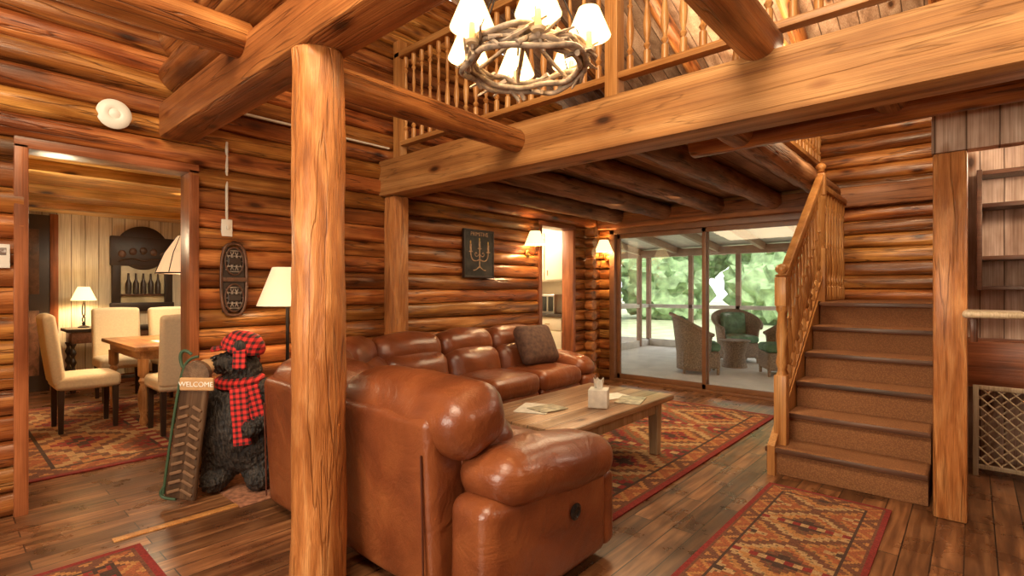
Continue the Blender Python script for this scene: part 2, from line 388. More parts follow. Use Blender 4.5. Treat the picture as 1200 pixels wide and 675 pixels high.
def rug(name, x0, x1, y0, y1, res=.018, P=30, W=34, z=0.0, pal=(DRK, RED, GLD, BRN, TAN, RUST, BRN, RED)):
    ni = int((x1-x0)/res); nj = int((y1-y0)/res)
    dx = (x1-x0)/ni; dy = (y1-y0)/nj
    bm = bmesh.new(); lay = bm.loops.layers.float_color.new('col')
    T = z+.010
    V = [[bm.verts.new((x0+i*dx, y0+j*dy, T)) for j in range(nj+1)] for i in range(ni+1)]
    ci = ni/2
    for i in range(ni):
        for j in range(nj):
            e = min(i, ni-1-i, j, nj-1-j)
            t = (j if min(i, ni-1-i) <= min(j, nj-1-j) else i)
            if e < 2: c = RED
            elif e < 3: c = BRN
            elif e < 8: c = GLD if (abs((t % 12)-6) + (e-3)) % 6 < 2 else (RUST if (t//12) % 2 else BRN)
            elif e < 9: c = DRK
            else:
                jj = j % P
                u = abs(((i-ci) % W)-W/2); v = abs(jj-P/2)
                us, vs_ = (u//2)*2, (v//2)*2          # stepped kilim edges
                m_ = us*.8+vs_
                k = int(m_/3.4)
                c = pal[k % len(pal)]
                if jj < 2 or jj > P-2: c = RED if ((i//3) % 2) else TAN
                elif (i*2+j) % 7 == 0 and k % 2: c = OLV
                elif (i//2+j//2) % 5 == 0 and k % 3 == 0: c = RUST
            f = bm.faces.new((V[i][j], V[i+1][j], V[i+1][j+1], V[i][j+1]))
            q = .85+.3*random.random()
            for l in f.loops: l[lay] = (c[0]*q, c[1]*q, c[2]*q, 1)
    geom = bmesh.ops.extrude_face_region(bm, geom=list(bm.faces))
    vs = [g for g in geom['geom'] if isinstance(g, bmesh.types.BMVert)]
    bmesh.ops.translate(bm, vec=(0, 0, -.008), verts=vs)
    return finish(name, bm, M_rug, None)

# ---------------------------------------------------------------- log walls
def log_wall(name, axis, fixed, sgn, a0, a1, z0, z1, openings, mat, pitch=.14, depth=.058, thick=.10, a1f=None):
    bm = bmesh.new(); lay = bm.verts.layers.float_color.new('rnd')
    K = 8; row = 0; z = z0
    def bz(a, b):   # wandering seam height
        return .014*noise.noise(Vector((a*.9, b*5.3, 1.7))) + .004*noise.noise(Vector((a*5, b*5.3, 9)))
    while z < z1-.01:
        zc = z+pitch/2
        A1 = a1f(zc+pitch/2) if a1f else a1
        A1 = min(a1, A1)
        iv = [(a0, A1)]
        for (o0, o1, oz0, oz1) in openings:
            if oz0 < zc < oz1:
                nv = []
                for s, e in iv:
                    if o1 <= s or o0 >= e: nv.append((s, e)); continue
                    if o0 > s: nv.append((s, o0))
                    if o1 < e: nv.append((o1, e))
                iv = nv
        for s, e in iv:
            if e-s < .03: continue
            rn = random.random(); n = max(1, int((e-s)/.09)); rings = []
            dj = random.uniform(-.010, .012)
            for i in range(n+1):
                a = s+(e-s)*i/n; ring = []
                lo, hi = (bz(a, row) if row else 0), bz(a, row+1)
                for k in range(K+1):
                    th = -PI/2+PI*k/K
                    nn = noise.noise(Vector((a*2.3+row*7.1, k*.35, row*3.3)))
                    n2 = noise.noise(Vector((a*7+row*3.1, k*.9, row*1.3)))
                    out = (depth+dj)*(max(0, math.cos(th))**.6)*(1+.28*nn+.10*n2)
                    zz = zc+pitch/2*math.sin(th) + lo+(hi-lo)*k/K
                    ring.append((out, zz))
                ring += [(-thick, zc+pitch/2), (-thick, zc-pitch/2)]
                vs = []
                for out, zz in ring:
                    p = (fixed+sgn*out, a, zz) if axis == 'Y' else (a, fixed+sgn*out, zz)
                    v = bm.verts.new(p); v[lay] = (rn, rn, rn, 1); vs.append(v)
                rings.append(vs)
            M_ = len(rings[0])
            for i in range(n):
                for k in range(M_):
                    bm.faces.new((rings[i][k], rings[i][(k+1) % M_], rings[i+1][(k+1) % M_], rings[i+1][k]))
            bm.faces.new(rings[0]); bm.faces.new(rings[-1])
        row += 1; z += pitch
    return finish(name, bm, mat, None, angle=60)

WX, WY = -4.0, 6.35          # left wall / back wall reference planes
log_wall('wall_left', 'Y', WX, 1, -2.6, 6.40, 0, 5.46,
         [(.34, 1.17, -1, 2.10), (4.93, 5.66, -1, 2.10)], M_logY,
         a1f=lambda z: 6.4 if z < 3.3 else 6.35-(z-3.3)/.36)
log_wall('wall_back', 'X', WY, -1, -4.0, 2.3, 0, 3.36, [(-3.74, -1.22, -1, 2.10)], M_logX)
log_wall('wall_right', 'Y', 2.3, -1, -2.6, 6.40, 0, 3.36, [], M_logY)
log_wall('wall_front', 'X', -2.6, 1, -4.0, 2.3, 0, 3.36, [(-2.4, -.2, .84, 2.1)], M_logX)
# floor
box('floor', (-8.9, -2.7, -.12), (2.4, 6.45, 0), M_floor, bev=0)
# roof ceiling (two slopes)
def slab(name, pts, t, mat):
    bm = bmesh.new()
    lo = [bm.verts.new(p) for p in pts]; up = [bm.verts.new((p[0], p[1], p[2]+t)) for p in pts]
    bm.faces.new(lo); bm.faces.new(up[::-1])
    for i in range(4): bm.faces.new((lo[i], lo[(i+1) % 4], up[(i+1) % 4], up[i]))
    return finish(name, bm, mat)
slab('ceiling', [(-4.1, 6.5, 3.27), (2.4, 6.5, 3.27), (2.4, 0, 5.6), (-4.1, 0, 5.6)], .1, M_roof)
slab('ceiling.001', [(-4.1, 0, 5.6), (2.4, 0, 5.6), (2.4, -2.7, 4.6), (-4.1, -2.7, 4.6)], .1, M_roof)
box('wall_gable_right', (2.3, -2.7, 3.36), (2.4, 6.4, 5.6), M_roof, bev=0)
box('wall_gable_front', (-4.1, -2.7, 3.36), (2.4, -2.6, 4.8), M_roof, bev=0)
g = group('roof_rafters')
for i, x in enumerate((-3.2, -2.2, -1.2, -.2, .8, 1.8)):
    log('rafter_%d' % i, (x, 6.2, 3.27), (x, .1, 5.46), .07, M_round, g)

# ---------------------------------------------------------------- beams, posts
post = log('log_post', (-2.05, 1.08, 0), (-2.05, 1.08, 2.245), .112, M_post, None, r1=.102, wob=.10, seg=32, step=.05)
g = group('cross_beam')
box('timber', (-3.97, .98, 2.24), (2.3, 1.19, 2.47), M_beamd, g, bev=.035)
log('upper_log', (-3.97, 1.10, 2.66), (-2.02, 1.10, 2.70), .12, M_round, g)
log('upper_log_2', (-3.97, 1.10, 2.90), (-2.02, 1.10, 2.92), .12, M_round, g)
log('beam_log', (-2.62, -2.5, 2.47), (-2.62, 1.02, 2.45), .088, M_round, None)
log('beam_log.001', (-2.33, 1.16, 2.27), (-2.33, 2.71, 2.27), .078, M_round, None)
log('beam_log.002', (-.78, -2.5, 2.47), (-.78, 2.76, 2.46), .098, M_round, None)
box('main_beam', (-3.97, 2.66, 2.09), (2.25, 2.90, 2.40), M_beam, None, bev=.014)
box('wall_post', (-3.95, 2.70, 0), (-3.79, 2.86, 2.085), M_post, None, bev=.02)
# loft floor & joists
g = group('loft_floor')
box('deck_main', (-3.93, 2.91, 2.345), (-1.12, 6.28, 2.41), M_ceil, g, bev=0)
box('deck_front', (-1.12, 2.91, 2.345), (2.22, 3.45, 2.41), M_ceil, g, bev=0)
box('deck_right', (-.02, 3.45, 2.345), (2.22, 6.28, 2.41), M_ceil, g, bev=0)
g = group('ceiling_joists')
for i, x in enumerate((-3.60, -2.93, -2.27, -1.65, -1.10)):
    log('joist_%d' % i, (x, 2.91, 2.245), (x, 6.27, 2.245), .095, M_joist, g, wob=.14, step=.08)
for i, x in enumerate((-.32, .35, 1.0, 1.7)):
    log('joist_short_%d' % i, (x, 2.91, 2.25), (x, 3.34, 2.25), .08, M_joist, g)
log('stair_header_log', (-1.42, 3.43, 2.225), (2.2, 3.43, 2.225), .08, M_round, g)
box('trim_header_back', (-3.93, 6.19, 2.09), (-.2, 6.285, 2.30), M_beamd, None, bev=.03)

# turned balusters
def bal_profile(h, r=.021):
    return [(r, 0), (r, h*.12), (r*.5, h*.13), (r*1.1, h*.16), (r*.5, h*.19), (r*.95, h*.25), (r*1.15, h*.33), (r*.8, h*.42), (r*.5, h*.50), (r*.95, h*.52), (r*.45, h*.54), (r*.75, h*.66), (r*.45, h*.80), (r*1.0, h*.83), (r*.5, h*.86), (r, h*.88), (r, h)]
g = group('loft_railing')
box('bottom_rail', (-3.93, 2.80, 2.55), (2.2, 2.87, 2.59), M_oakX, g)
box('top_rail', (-3.93, 2.79, 3.34), (2.2, 2.88, 3.40), M_oakX, g, bev=.012)
b0 = None; x = -3.80; k = 0
while x < 2.15:
    if b0 is None: b0 = lathe('baluster_0', bal_profile(.76), M_oak, g, (x, 2.835, 2.585), seg=12)
    else: inst(b0, 'baluster_%d' % k, g, (x, 2.835, 2.585))
    x += .112; k += 1
for i, x in enumerate((-3.89, -1.67, .4)):
    box('newel_%d' % i, (x-.045, 2.79, 2.405), (x+.045, 2.88, 3.50), M_oak, g, bev=.008)
g = group('stairwell_railing')
box('bottom_rail', (-1.20, 3.45, 2.50), (-1.15, 6.2, 2.54), M_oak, g)
box('top_rail', (-1.21, 3.45, 3.24), (-1.14, 6.2, 3.29), M_oak, g)
b0 = None
for k in range(20):
    y = 3.55+k*.13
    if b0 is None: b0 = lathe('baluster_0', bal_profile(.72), M_oak, g, (-1.175, y, 2.53), seg=12)
    else: inst(b0, 'baluster_%d' % k, g, (-1.175, y, 2.53))

# ---------------------------------------------------------------- stairs
g = group('staircase')
SX0, SX1, SY, RH, RN = -.99, -.19, 3.82, .192, .26
for i in range(6):
    y = SY+i*RN; zt = (i+1)*RH
    yb = y+RN if i < 5 else 6.27
    x0 = SX0-(.07 if i == 0 else 0)
    if i < 5: box('riser_%d' % i, (x0, y, 0), (SX1, yb+.01, zt-.012), M_carpet, g, bev=.008)
    else: box('landing', (x0, y, 0), (SX1, yb, zt-.012), M_carpet, g, bev=.008)
    rbox('tread_%d' % i, (SX1-x0, (yb-y)+.03, .045), ((x0+SX1)/2, (y-.03+yb)/2, zt-.0225), .02, M_carpet, g)
    box('nosing_%d' % i, (x0, y-.036, zt-.040), (SX1, y-.022, zt-.006), M_darkred, g, bev=.006)
bm = bmesh.new()
pts = [(SY-.05, 0), (SY-.05, .20), (SY+5*RN+.02, 6*RH+.04), (6.27, 6*RH+.04), (6.27, 0)]
vv = []
for x in (SX0-.05, SX0-.005):
    vv.append([bm.verts.new((x, p[0], p[1])) for p in pts])
bm.faces.new(vv[0]); bm.faces.new(vv[1][::-1])
for i in range(5): bm.faces.new((vv[0][i], vv[0][(i+1) % 5], vv[1][(i+1) % 5], vv[1][i]))
finish('stringer_left', bm, M_oak, g)
g = group('stair_railing', (0, 0, 0), 0, g)
def newel(nm, x, y, z0, z1, g):
    h = z1-z0
    box(nm+'_base', (x-.04, y-.04, z0), (x+.04, y+.04, z0+h*.38), M_oak, g, bev=.006)
    lathe(nm+'_turning', [(.034, 0), (.022, h*.03), (.036, h*.07), (.026, h*.12), (.034, h*.22), (.022, h*.34), (.036, h*.36), (.034, h*.38)], M_oak, g, (x, y, z0+h*.38))
    box(nm+'_block', (x-.036, y-.036, z0+h*.76), (x+.036, y+.036, z0+h*.92), M_oak, g, bev=.006)
    lathe(nm+'_finial', [(.030, 0), (.045, .012), (.02, .022), (.036, .04), (.042, .058), (.030, .08), (.006, .092)], M_oak, g, (x, y, z0+h*.92))
NXs = -.985
newel('lower_newel', NXs, 3.90, .19, 1.44, g)
newel('upper_newel', NXs, 5.14, 1.15, 2.36, g)
rail_a, rail_b = Vector((NXs, 3.90, 1.31)), Vector((NXs, 5.14, 2.24))
d = rail_b-rail_a; mid = (rail_a+rail_b)/2
rl = box('handrail', (-.03, -d.length/2, -.028), (.03, d.length/2, .028), M_oak, g, bev=.012)
rl.location = mid; rl.rotation_euler = (math.atan2(d.z, d.y), 0, 0)
rl = box('lower_rail', (-.022, -d.length/2, -.018), (.022, d.length/2, .018), M_oak, g, bev=.006)
rl.location = mid-Vector((0, 0, .86)); rl.rotation_euler = (math.atan2(d.z, d.y), 0, 0)
b0 = None
for k in range(1, 12):
    p = rail_a+d*(k/12)-Vector((0, 0, .86))
    if b0 is None: b0 = lathe('stair_baluster_0', bal_profile(.85, .019), M_oak, g, p, seg=12)
    else: inst(b0, 'stair_baluster_%d' % k, g, p)
box('landing_top_rail', (NXs-.03, 5.14, 2.12), (NXs+.03, 6.25, 2.17), M_oak, g, bev=.01)
b1 = None
for k in range(8):
    p = (NXs, 5.27+k*.125, 1.16)
    if b1 is None: b1 = lathe('landing_baluster_0', bal_profile(.97, .018), M_oak, g, p, seg=12)
    else: inst(b1, 'landing_baluster_%d' % k, g, p)

# ---------------------------------------------------------------- right side
box('wall_stair_side', (-.17, 3.84, 0), (-.09, 6.27, 2.34), M_trim, None, bev=0)
box('square_post', (-.165, 3.67, 0), (-.02, 3.82, 2.0), M_post, None, bev=.015)
box('wall_header_panel', (-.17, 3.66, 2.0), (2.2, 3.76, 2.335), M_grey, None, bev=.003)
box('wall_alcove_back', (-.09, 5.15, 0), (2.25, 5.25, 2.34), M_grey, None, bev=0)
g = group('built_in_shelves')
box('side_left', (.02, 4.92, 1.25), (.05, 5.15, 2.1), M_darkred, g)
box('side_right', (1.4, 4.92, 1.25), (1.44, 5.15, 2.1), M_darkred, g)
for i, z in enumerate((1.25, 1.46, 1.83, 2.06)):
    box('shelf_%d' % i, (.05, 4.92, z), (1.4, 5.15, z+.03), M_darkred, g)
box('wainscot_cabinet', (-.05, 4.80, .58), (1.44, 5.145, .90), M_trimX, None, bev=.01)
g = group('breakfast_bar')
rbox('bar_top', (.23, .30, .035), (.075, 3.52, 1.13), .017, M_lime, g, inner=4)
box('bracket', (-.01, 3.60, .98), (.02, 3.665, 1.112), M_trim, g)
# baby gate
g = group('lattice_baby_gate')
GY = 4.70
for i, (a, b) in enumerate((((.0, .03), (.03, .61)), ((.46, .03), (.49, .61)), ((.52, .03), (.55, .61)), ((1.0, .03), (1.03, .61)))):
    box('upright_%d' % i, (a[0], GY-.012, 0.0), (b[0], GY+.012, b[1]), M_lime, g)
for i, (x0, x1) in enumerate(((0.03, .46), (.55, 1.0))):
    for z in (.05, .58): box('rail_%d_%d' % (i, int(z*100)), (x0, GY-.012, z), (x1, GY+.012, z+.03), M_lime, g)
    z0, z1 = .08, .58
    for s in (-1, 1):
        c = -0.45
        while c < .5:
            t0 = max(0, -c); t1 = min(x1-x0, z1-z0-c)
            if t1-t0 > .02:
                xa, xb = (x0+t0, x0+t1) if s == 1 else (x1-t0, x1-t1)
                tube('lath', [(xa, GY+s*.005, z0+c+t0), (xb, GY+s*.005, z0+c+t1)], .0055, M_lime, g, smooth=False)
            c += .068

# ---------------------------------------------------------------- doorways trim
g = group('door_1')   # dining doorway casing
box('jamb_left', (-4.11, .30, 0), (-3.925, .36, 2.06), M_trim, g)
box('jamb_right', (-4.11, 1.15, 0), (-3.925, 1.21, 2.06), M_trim, g)
box('head', (-4.11, .30, 2.04), (-3.925, 1.21, 2.10), M_trimY, g)
g = group('door_2')   # kitchen doorway casing
box('jamb_left', (-4.11, 4.91, 0), (-3.93, 4.97, 2.06), M_trim, g)
box('jamb_right', (-4.11, 5.62, 0), (-3.93, 5.68, 2.06), M_trim, g)
box('head', (-4.11, 4.91, 2.04), (-3.93, 5.68, 2.10), M_trimY, g)
# sliding door
g = group('door_3')
X0, X1, XM = -3.74, -1.22, -2.45
YD = 6.30
box('frame_left', (X0-.03, YD-.04, 0), (X0+.05, YD+.10, 2.08), M_gtrim, g)
box('frame_right', (X1-.05, YD-.04, 0), (X1+.03, YD+.10, 2.08), M_gtrim, g)
box('frame_head', (X0-.03, YD-.04, 2.02), (X1+.03, YD+.10, 2.10), M_gtrim, g)
box('sill', (X0, YD-.04, 0), (X1, YD+.12, .035), M_gtrim, g)
for i, (a, b, y) in enumerate(((X0+.05, XM+.03, YD+.05), (XM-.03, X1-.05, YD+.0))):
    box('stile_l%d' % i, (a, y-.018, .035), (a+.05, y+.018, 2.02), M_gtrim, g)
    box('stile_r%d' % i, (b-.05, y-.018, .035), (b, y+.018, 2.02), M_gtrim, g)
    box('rail_b%d' % i, (a, y-.018, .035), (b, y+.018, .10), M_gtrim, g)
    box('rail_t%d' % i, (a, y-.018, 1.96), (b, y+.018, 2.02), M_gtrim, g)
    box('pane_%d' % i, (a+.05, y-.004, .10), (b-.05, y+.004, 1.96), M_glass, g, bev=0)
g = group('unseen_window_1')  # unseen window behind the camera, added to go with the fill area light
box('frame_l', (-2.44, -2.68, .84), (-2.38, -2.52, 2.1), M_trim, g); box('frame_r', (-.22, -2.68, .84), (-.16, -2.52, 2.1), M_trim, g)
box('frame_b', (-2.44, -2.68, .82), (-.16, -2.52, .88), M_trimX, g); box('frame_t', (-2.44, -2.68, 2.06), (-.16, -2.52, 2.12), M_trimX, g)
box('mullion', (-1.33, -2.64, .88), (-1.27, -2.56, 2.06), M_trim, g)
box('pane', (-2.38, -2.605, .88), (-.22, -2.597, 2.06), M_glass, g, bev=0)
# corner log stack near kitchen door
g = group('corner_log_ends')
for i in range(15):
    log('log_end_%d' % i, (-3.93, 5.95, .07+i*.14), (-3.80+random.uniform(-.02, .02), 5.95, .07+i*.14), .067, M_round, g)

box('trim_floor_threshold', (-3.22, .6, 0), (-3.17, 1.50, .006), M_oak, None, bev=.002)

# ---------------------------------------------------------------- sectional sofa
sofa = group('leather_sectional_sofa')
def seat(g, x0, w, tag, footrest=True, depth=.86, L=M_leather, ext=0.0):
    cx = x0+w/2
    rbox('base_'+tag, (w-.01, depth-.14, .34), (cx, depth/2, .22), .04, L, g)
    rbox('back_shell_'+tag, (w-.008, .20, .72), (cx, .095, .41), .045, L, g, puff=(0, .012, 0), rot=(rad(3), 0, 0), nz=.004)
    rbox('head_roll_'+tag, (w-.015+ext, .32, .25), (cx+ext/2, .165, .735), .105, L, g, puff=(.01, .02, .035), rot=(rad(16), 0, 0), nz=.012, inner=12)
    rbox('lumbar_'+tag, (w-.03+ext*.8, .26, .36), (cx+ext*.4, .30, .54), .10, L, g, puff=(.01, .05, .02), rot=(rad(12), 0, 0), nz=.012)
    rbox('seat_cushion_'+tag, (w-.015, depth-.20, .18), (cx, depth/2+.14, .42), .07, L, g, puff=(.005, .01, .03), nz=.008)
    if footrest: rbox('footrest_'+tag, (w-.03, .10, .28), (cx, depth-.03, .22), .04, L, g, puff=(0, .02, 0))
    for s in (-1, 1):
        xx = cx+s*(w/2-.045)
        tube('piping_'+tag, [(xx, -.012, .10), (xx, -.016, .35), (xx, -.024, .62)], .0045, M_piping, g)
def arm(g, x0, w, tag, depth=.86):
    cx = x0+w/2
    rbox('arm_panel_'+tag, (w-.03, depth-.06, .44), (cx, depth/2+.02, .25), .06, M_leather, g, puff=(.012, .01, 0), nz=.006)
    rbox('arm_roll_'+tag, (w+.055, depth-.10, .19), (cx, depth/2+.07, .50), .092, M_leather, g, puff=(.01, .02, .035), rot=(rad(-5), 0, 0), nz=.010, inner=12)
    rbox('arm_front_'+tag, (w-.02, .10, .36), (cx, depth-.0, .23), .045, M_leather, g, puff=(0, .02, 0))
ng = group('near_run', (-3.0, 1.26, 0), 0, sofa)
seat(ng, 0, .74, 'a'); seat(ng, .74, .74, 'b', ext=.13); arm(ng, 1.48, .26, 'a')
lathe('recliner_handle', [(.034, 0), (.036, .006), (.022, .012), (.014, .005)], M_black, ng, (1.738, .56, .31), (0, rad(90), 0))
cg = group('corner_run', (-3.83, 2.20, 0), rad(-47.5), sofa)
seat(cg, .02, .60, 'c', footrest=False, depth=.80); seat(cg, .62, .60, 'd', footrest=False, depth=.80)
wg = group('wall_run', (-3.75, 4.50, 0), rad(-90), sofa)
arm(wg, 0, .24, 'w'); seat(wg, .24, .64, 'w1'); seat(wg, .88, .64, 'w2'); seat(wg, 1.52, .66, 'w3')
rbox('throw_pillow', (.13, .44, .40), (-3.21, 3.96, .715), .06, M_pillow, sofa, puff=(.05, 0, 0), rot=(0, rad(-28), rad(-8)))

# ---------------------------------------------------------------- coffee table
g = group('coffee_table', (-2.08, 3.05, 0))
box('top', (-.38, -.72, .415), (.38, .72, .455), M_tabtop, g, bev=.008)
box('apron_front', (.28, -.60, .32), (.30, .60, .415), M_lime, g); box('apron_back', (-.30, -.60, .32), (-.28, .60, .415), M_lime, g)
box('apron_l', (-.28, -.62, .32), (.28, -.60, .415), M_lime, g); box('apron_r', (-.28, .60, .32), (.28, .62, .415), M_lime, g)
for i, (x, y) in enumerate(((-.28, -.60), (.28, -.60), (-.28, .60), (.28, .60))):
    rbox('leg_%d' % i, (.065, .065, .405), (x, y, .2135), .008, M_lime, g, top_scale=(1.25, 1.25), inner=3)
g = group('tissue_box', (-1.90, 3.02, .456), rad(25))
rbox('carton', (.13, .13, .125), (0, 0, .0635), .008, M_paper, g, inner=3)
bm = bmesh.new()
for k in range(10):
    a = 2*PI*k/10
    bm.verts.new((.03*math.cos(a)*(.4+.6*(k % 2)), .012*math.sin(a), .0))
bm.verts.ensure_lookup_table(); tip = [bm.verts.new((.02*math.cos(2*PI*k/10)*1.8, .03*math.sin(2*PI*k/10*2), .055+.02*(k % 2))) for k in range(10)]
bm.verts.ensure_lookup_table()
for k in range(10): bm.faces.new((bm.verts[k], bm.verts[(k+1) % 10], tip[(k+1) % 10], tip[k]))
finish('tissue', bm, M_paper, g, (0, 0, .125))
g = group('magazines')
box('magazine_1', (-2.30, 2.55, .456), (-2.08, 2.83, .461), M_paper, g, rot=(0, 0, .4))
box('magazine_2', (-2.20, 2.62, .4615), (-2.03, 2.84, .466), M_paper2, g, rot=(0, 0, -.2))
box('magazine_3', (-1.93, 3.22, .456), (-1.75, 3.48, .462), M_paper2, g, rot=(0, 0, .3))
box('magazine_4', (-2.1, 3.25, .456), (-1.92, 3.5, .461), M_paper, g, rot=(0, 0, -.35))

# rugs
rug('living_room_rug', -3.3, -1.45, 2.0, 5.55, res=.020, P=44, W=46, pal=(DRK, RED, GLD, BRN, TAN, RUST, OLV, RED))
rug('runner_rug', -.98, -.34, 1.15, 3.60, res=.0125, P=38, W=40, pal=(DRK, TAN, RUST, GLD, BRN, TAN, GLD, BRN))
rug('entry_rug', -3.05, -2.1, -.8, .68, res=.016, P=32, W=32)
rug('dining_rug', -7.3, -4.55, .35, 2.7, res=.025, P=36, W=36)
box('bear_mat', (-3.74, 1.18, 0), (-3.14, 1.50, .008), simple('mat_brown', (.30, .12, .06), .9, nscale=30, var=.5), None)

# ---------------------------------------------------------------- wall things on left wall
SF = -3.945
lathe('smoke_detector', [(.088, 0), (.09, .015), (.075, .03), (.035, .034), (.03, .03), (.012, .038)], M_plastic, None, (SF, .745, 2.33), (0, rad(90), 0), seg=32)
g = group('light_switch')
box('plate', (SF-.01, 1.355, 1.63), (SF+.012, 1.425, 1.75), M_plastic, g); box('toggle', (SF+.012, 1.383, 1.68), (SF+.026, 1.397, 1.705), M_plastic, g)
box('conduit_riser', (SF-.01, 1.383, 1.75), (SF+.010, 1.397, 2.30), M_conduit, g)
box('conduit_run', (SF-.01, 1.25, 2.52), (SF+.016, 2.75, 2.535), M_conduit, None)
g = group('thermostat')
box('body', (SF-.01, .20, 1.37), (SF+.025, .285, 1.50), M_plastic, g); box('display', (SF+.025, .215, 1.44), (SF+.027, .27, 1.48), M_steel, g)
# snowshoe hanging: one tall carved piece with two webbed panels
g = group('snowshoe_decor', (SF+.014, 1.43, 0))
rbox('backboard', (.016, .15, .46), (.0, 0, 1.325), .007, M_dark, g, inner=3)
pts = [(.012, .085*math.copysign(abs(math.cos(t))**.6, math.cos(t)), 1.325+.255*math.copysign(abs(math.sin(t))**.7, math.sin(t))) for t in [2*PI*k/24 for k in range(24)]]
tube('outer_frame', pts, .011, M_darkred, g, cyclic=True)
for s, (z0, z1) in enumerate(((1.35, 1.56), (1.09, 1.30))):
    zc = (z0+z1)/2; hh = (z1-z0)/2
    tube('ring_%d' % s, [(.018, .062*math.cos(t), zc+hh*.95*math.sin(t)) for t in [2*PI*k/14 for k in range(14)]], .006, M_darkred, g, cyclic=True)
    for k in range(-2, 3):
        w = .058*math.sqrt(1-(k*.35)**2)
        tube('lace_%d_%d' % (s, k+2), [(.016, -w, zc+k*.35*hh), (.016, w, zc+k*.35*hh)], .0035, M_drift, g, smooth=False)
    for k in (-1, 0, 1):
        tube('cross_lace_%d_%d' % (s, k+1), [(.017, k*.03-.025, zc-hh*.6), (.017, k*.03+.025, zc+hh*.6)], .003, M_drift, g, smooth=False)
        tube('cross_lace_b_%d_%d' % (s, k+1), [(.017, k*.03+.025, zc-hh*.6), (.017, k*.03-.025, zc+hh*.6)], .003, M_drift, g, smooth=False)
    rbox('binding_%d' % s, (.02, .09, .05), (.02, 0, zc), .008, M_dark, g, inner=3)
box('crossbar', (.005, -.08, 1.31), (.03, .08, 1.34), M_darkred, g)
tube('hanger', [(.01, -.03, 1.57), (.01, 0, 1.62), (.01, .03, 1.57)], .004, M_iron, g)
# candelabra picture
M_board = simple('dark_canvas', (.03, .024, .017), .6, var=.6, nscale=14)
M_bone = simple('candelabra_paint', (.46, .28, .15), .7, var=.4, nscale=30)
M_flame = simple('flame_paint', (.65, .40, .10), .7)
g = group('candelabra_picture', (SF+.018, 3.87, 1.635))
box('board', (-.015, -.215, -.25), (.015, .215, .25), M_board, g)
for nm, a, b in (('frame_t', (-.015, -.222, .235), (.020, .222, .255)), ('frame_b', (-.015, -.222, -.255), (.020, .222, -.235)), ('frame_l', (-.015, -.222, -.25), (.020, -.206, .25)), ('frame_r', (-.015, .206, -.25), (.020, .222, .25))):
    box(nm, a, b, M_dark, g)
tube('stem', [(.018, 0, -.15), (.018, 0, .05)], .007, M_bone, g, smooth=False)
for s in (-1, 1):
    tube('arm_%d' % s, [(.018, 0, -.06), (.018, s*.07, -.09), (.018, s*.13, -.04), (.018, s*.13, .02)], .006, M_bone, g)
    tube('scroll_%d' % s, [(.018, 0, .0), (.018, s*.04, -.04), (.018, s*.075, -.01), (.018, s*.05, .02), (.018, s*.04, 0)], .004, M_bone, g)
    box('cup_%d' % s, (.012, s*.13-.025, .015), (.024, s*.13+.025, .025), M_bone, g)
    box('candle_%d' % s, (.012, s*.13-.012, .025), (.022, s*.13+.012, .10), M_bone, g)
    ellip('flame_%d' % s, (.016, s*.13, .118), (.005, .008, .018), M_flame, g)
    tube('foot_%d' % s, [(.018, 0, -.13), (.018, s*.05, -.18), (.018, s*.09, -.175)], .006, M_bone, g)
box('cup_c', (.012, -.025, .05), (.024, .025, .06), M_bone, g)
box('candle_c', (.012, -.012, .06), (.022, .012, .135), M_bone, g)
ellip('flame_c', (.016, 0, .152), (.005, .008, .018), M_flame, g)
def textobj(name, body, size, mat, parent, loc, rot, ext=.001):
    c = bpy.data.curves.new(name, 'FONT'); c.body = body; c.size = size; c.align_x = 'CENTER'; c.align_y = 'CENTER'; c.extrude = ext
    c.materials.append(mat); o = bpy.data.objects.new(name, c); o.location = loc; o.rotation_euler = rot
    return link(o, parent)
textobj('lettering', 'PRIMITIVE', .06, M_bone, g, (.017, 0, .205), (rad(90), 0, rad(90)))

# lamps
def add_point(name, loc, e, c=(1, .72, .42), r=.04, parent=None):
    l = bpy.data.lights.new(name, 'POINT'); l.energy = e; l.color = c; l.shadow_soft_size = r
    o = bpy.data.objects.new(name, l); o.location = loc
    return link(o, parent)
def shade(name, r0, r1, h, loc, parent, mat=M_shade, seg=28):
    return lathe(name, [(r0, 0), (r1, h), (r1-.004, h), (r0-.004, 0), (r0, 0)], mat, parent, loc, seg=seg, caps=False)
def sconce(nm, loc, rz):
    g = group(nm, loc, rz)   # local +X = out of wall
    lathe('backplate', [(.045, 0), (.045, .012), (.02, .02)], M_brass, g, (0, 0, -.12), (0, rad(90), 0))
    tube('arm', [(0.01, 0, -.12), (.07, 0, -.16), (.12, 0, -.12), (.12, 0, -.03)], .007, M_brass, g)
    shade('shade', .125, .06, .16, (.12, 0, -.02), g)
    lathe('candle', [(.014, 0), (.014, .06)], M_cream, g, (.12, 0, -.04))
    add_point('bulb', (.12, 0, .03), 17, parent=g)
sconce('wall_sconce', (SF, 4.70, 1.80), 0)
sconce('wall_sconce', (-3.80, 6.29, 1.80), rad(-90))
g = group('floor_lamp', (-3.63, 1.68, 0))
lathe('base', [(.13, 0), (.13, .015), (.04, .03), (.012, .05)], M_iron, g)
lathe('pole', [(.012, .04), (.012, 1.2)], M_iron, g, seg=12)
shade('shade', .20, .10, .27, (0, 0, 1.14), g, M_shade2)
add_point('bulb', (0, 0, 1.22), 5, parent=g)

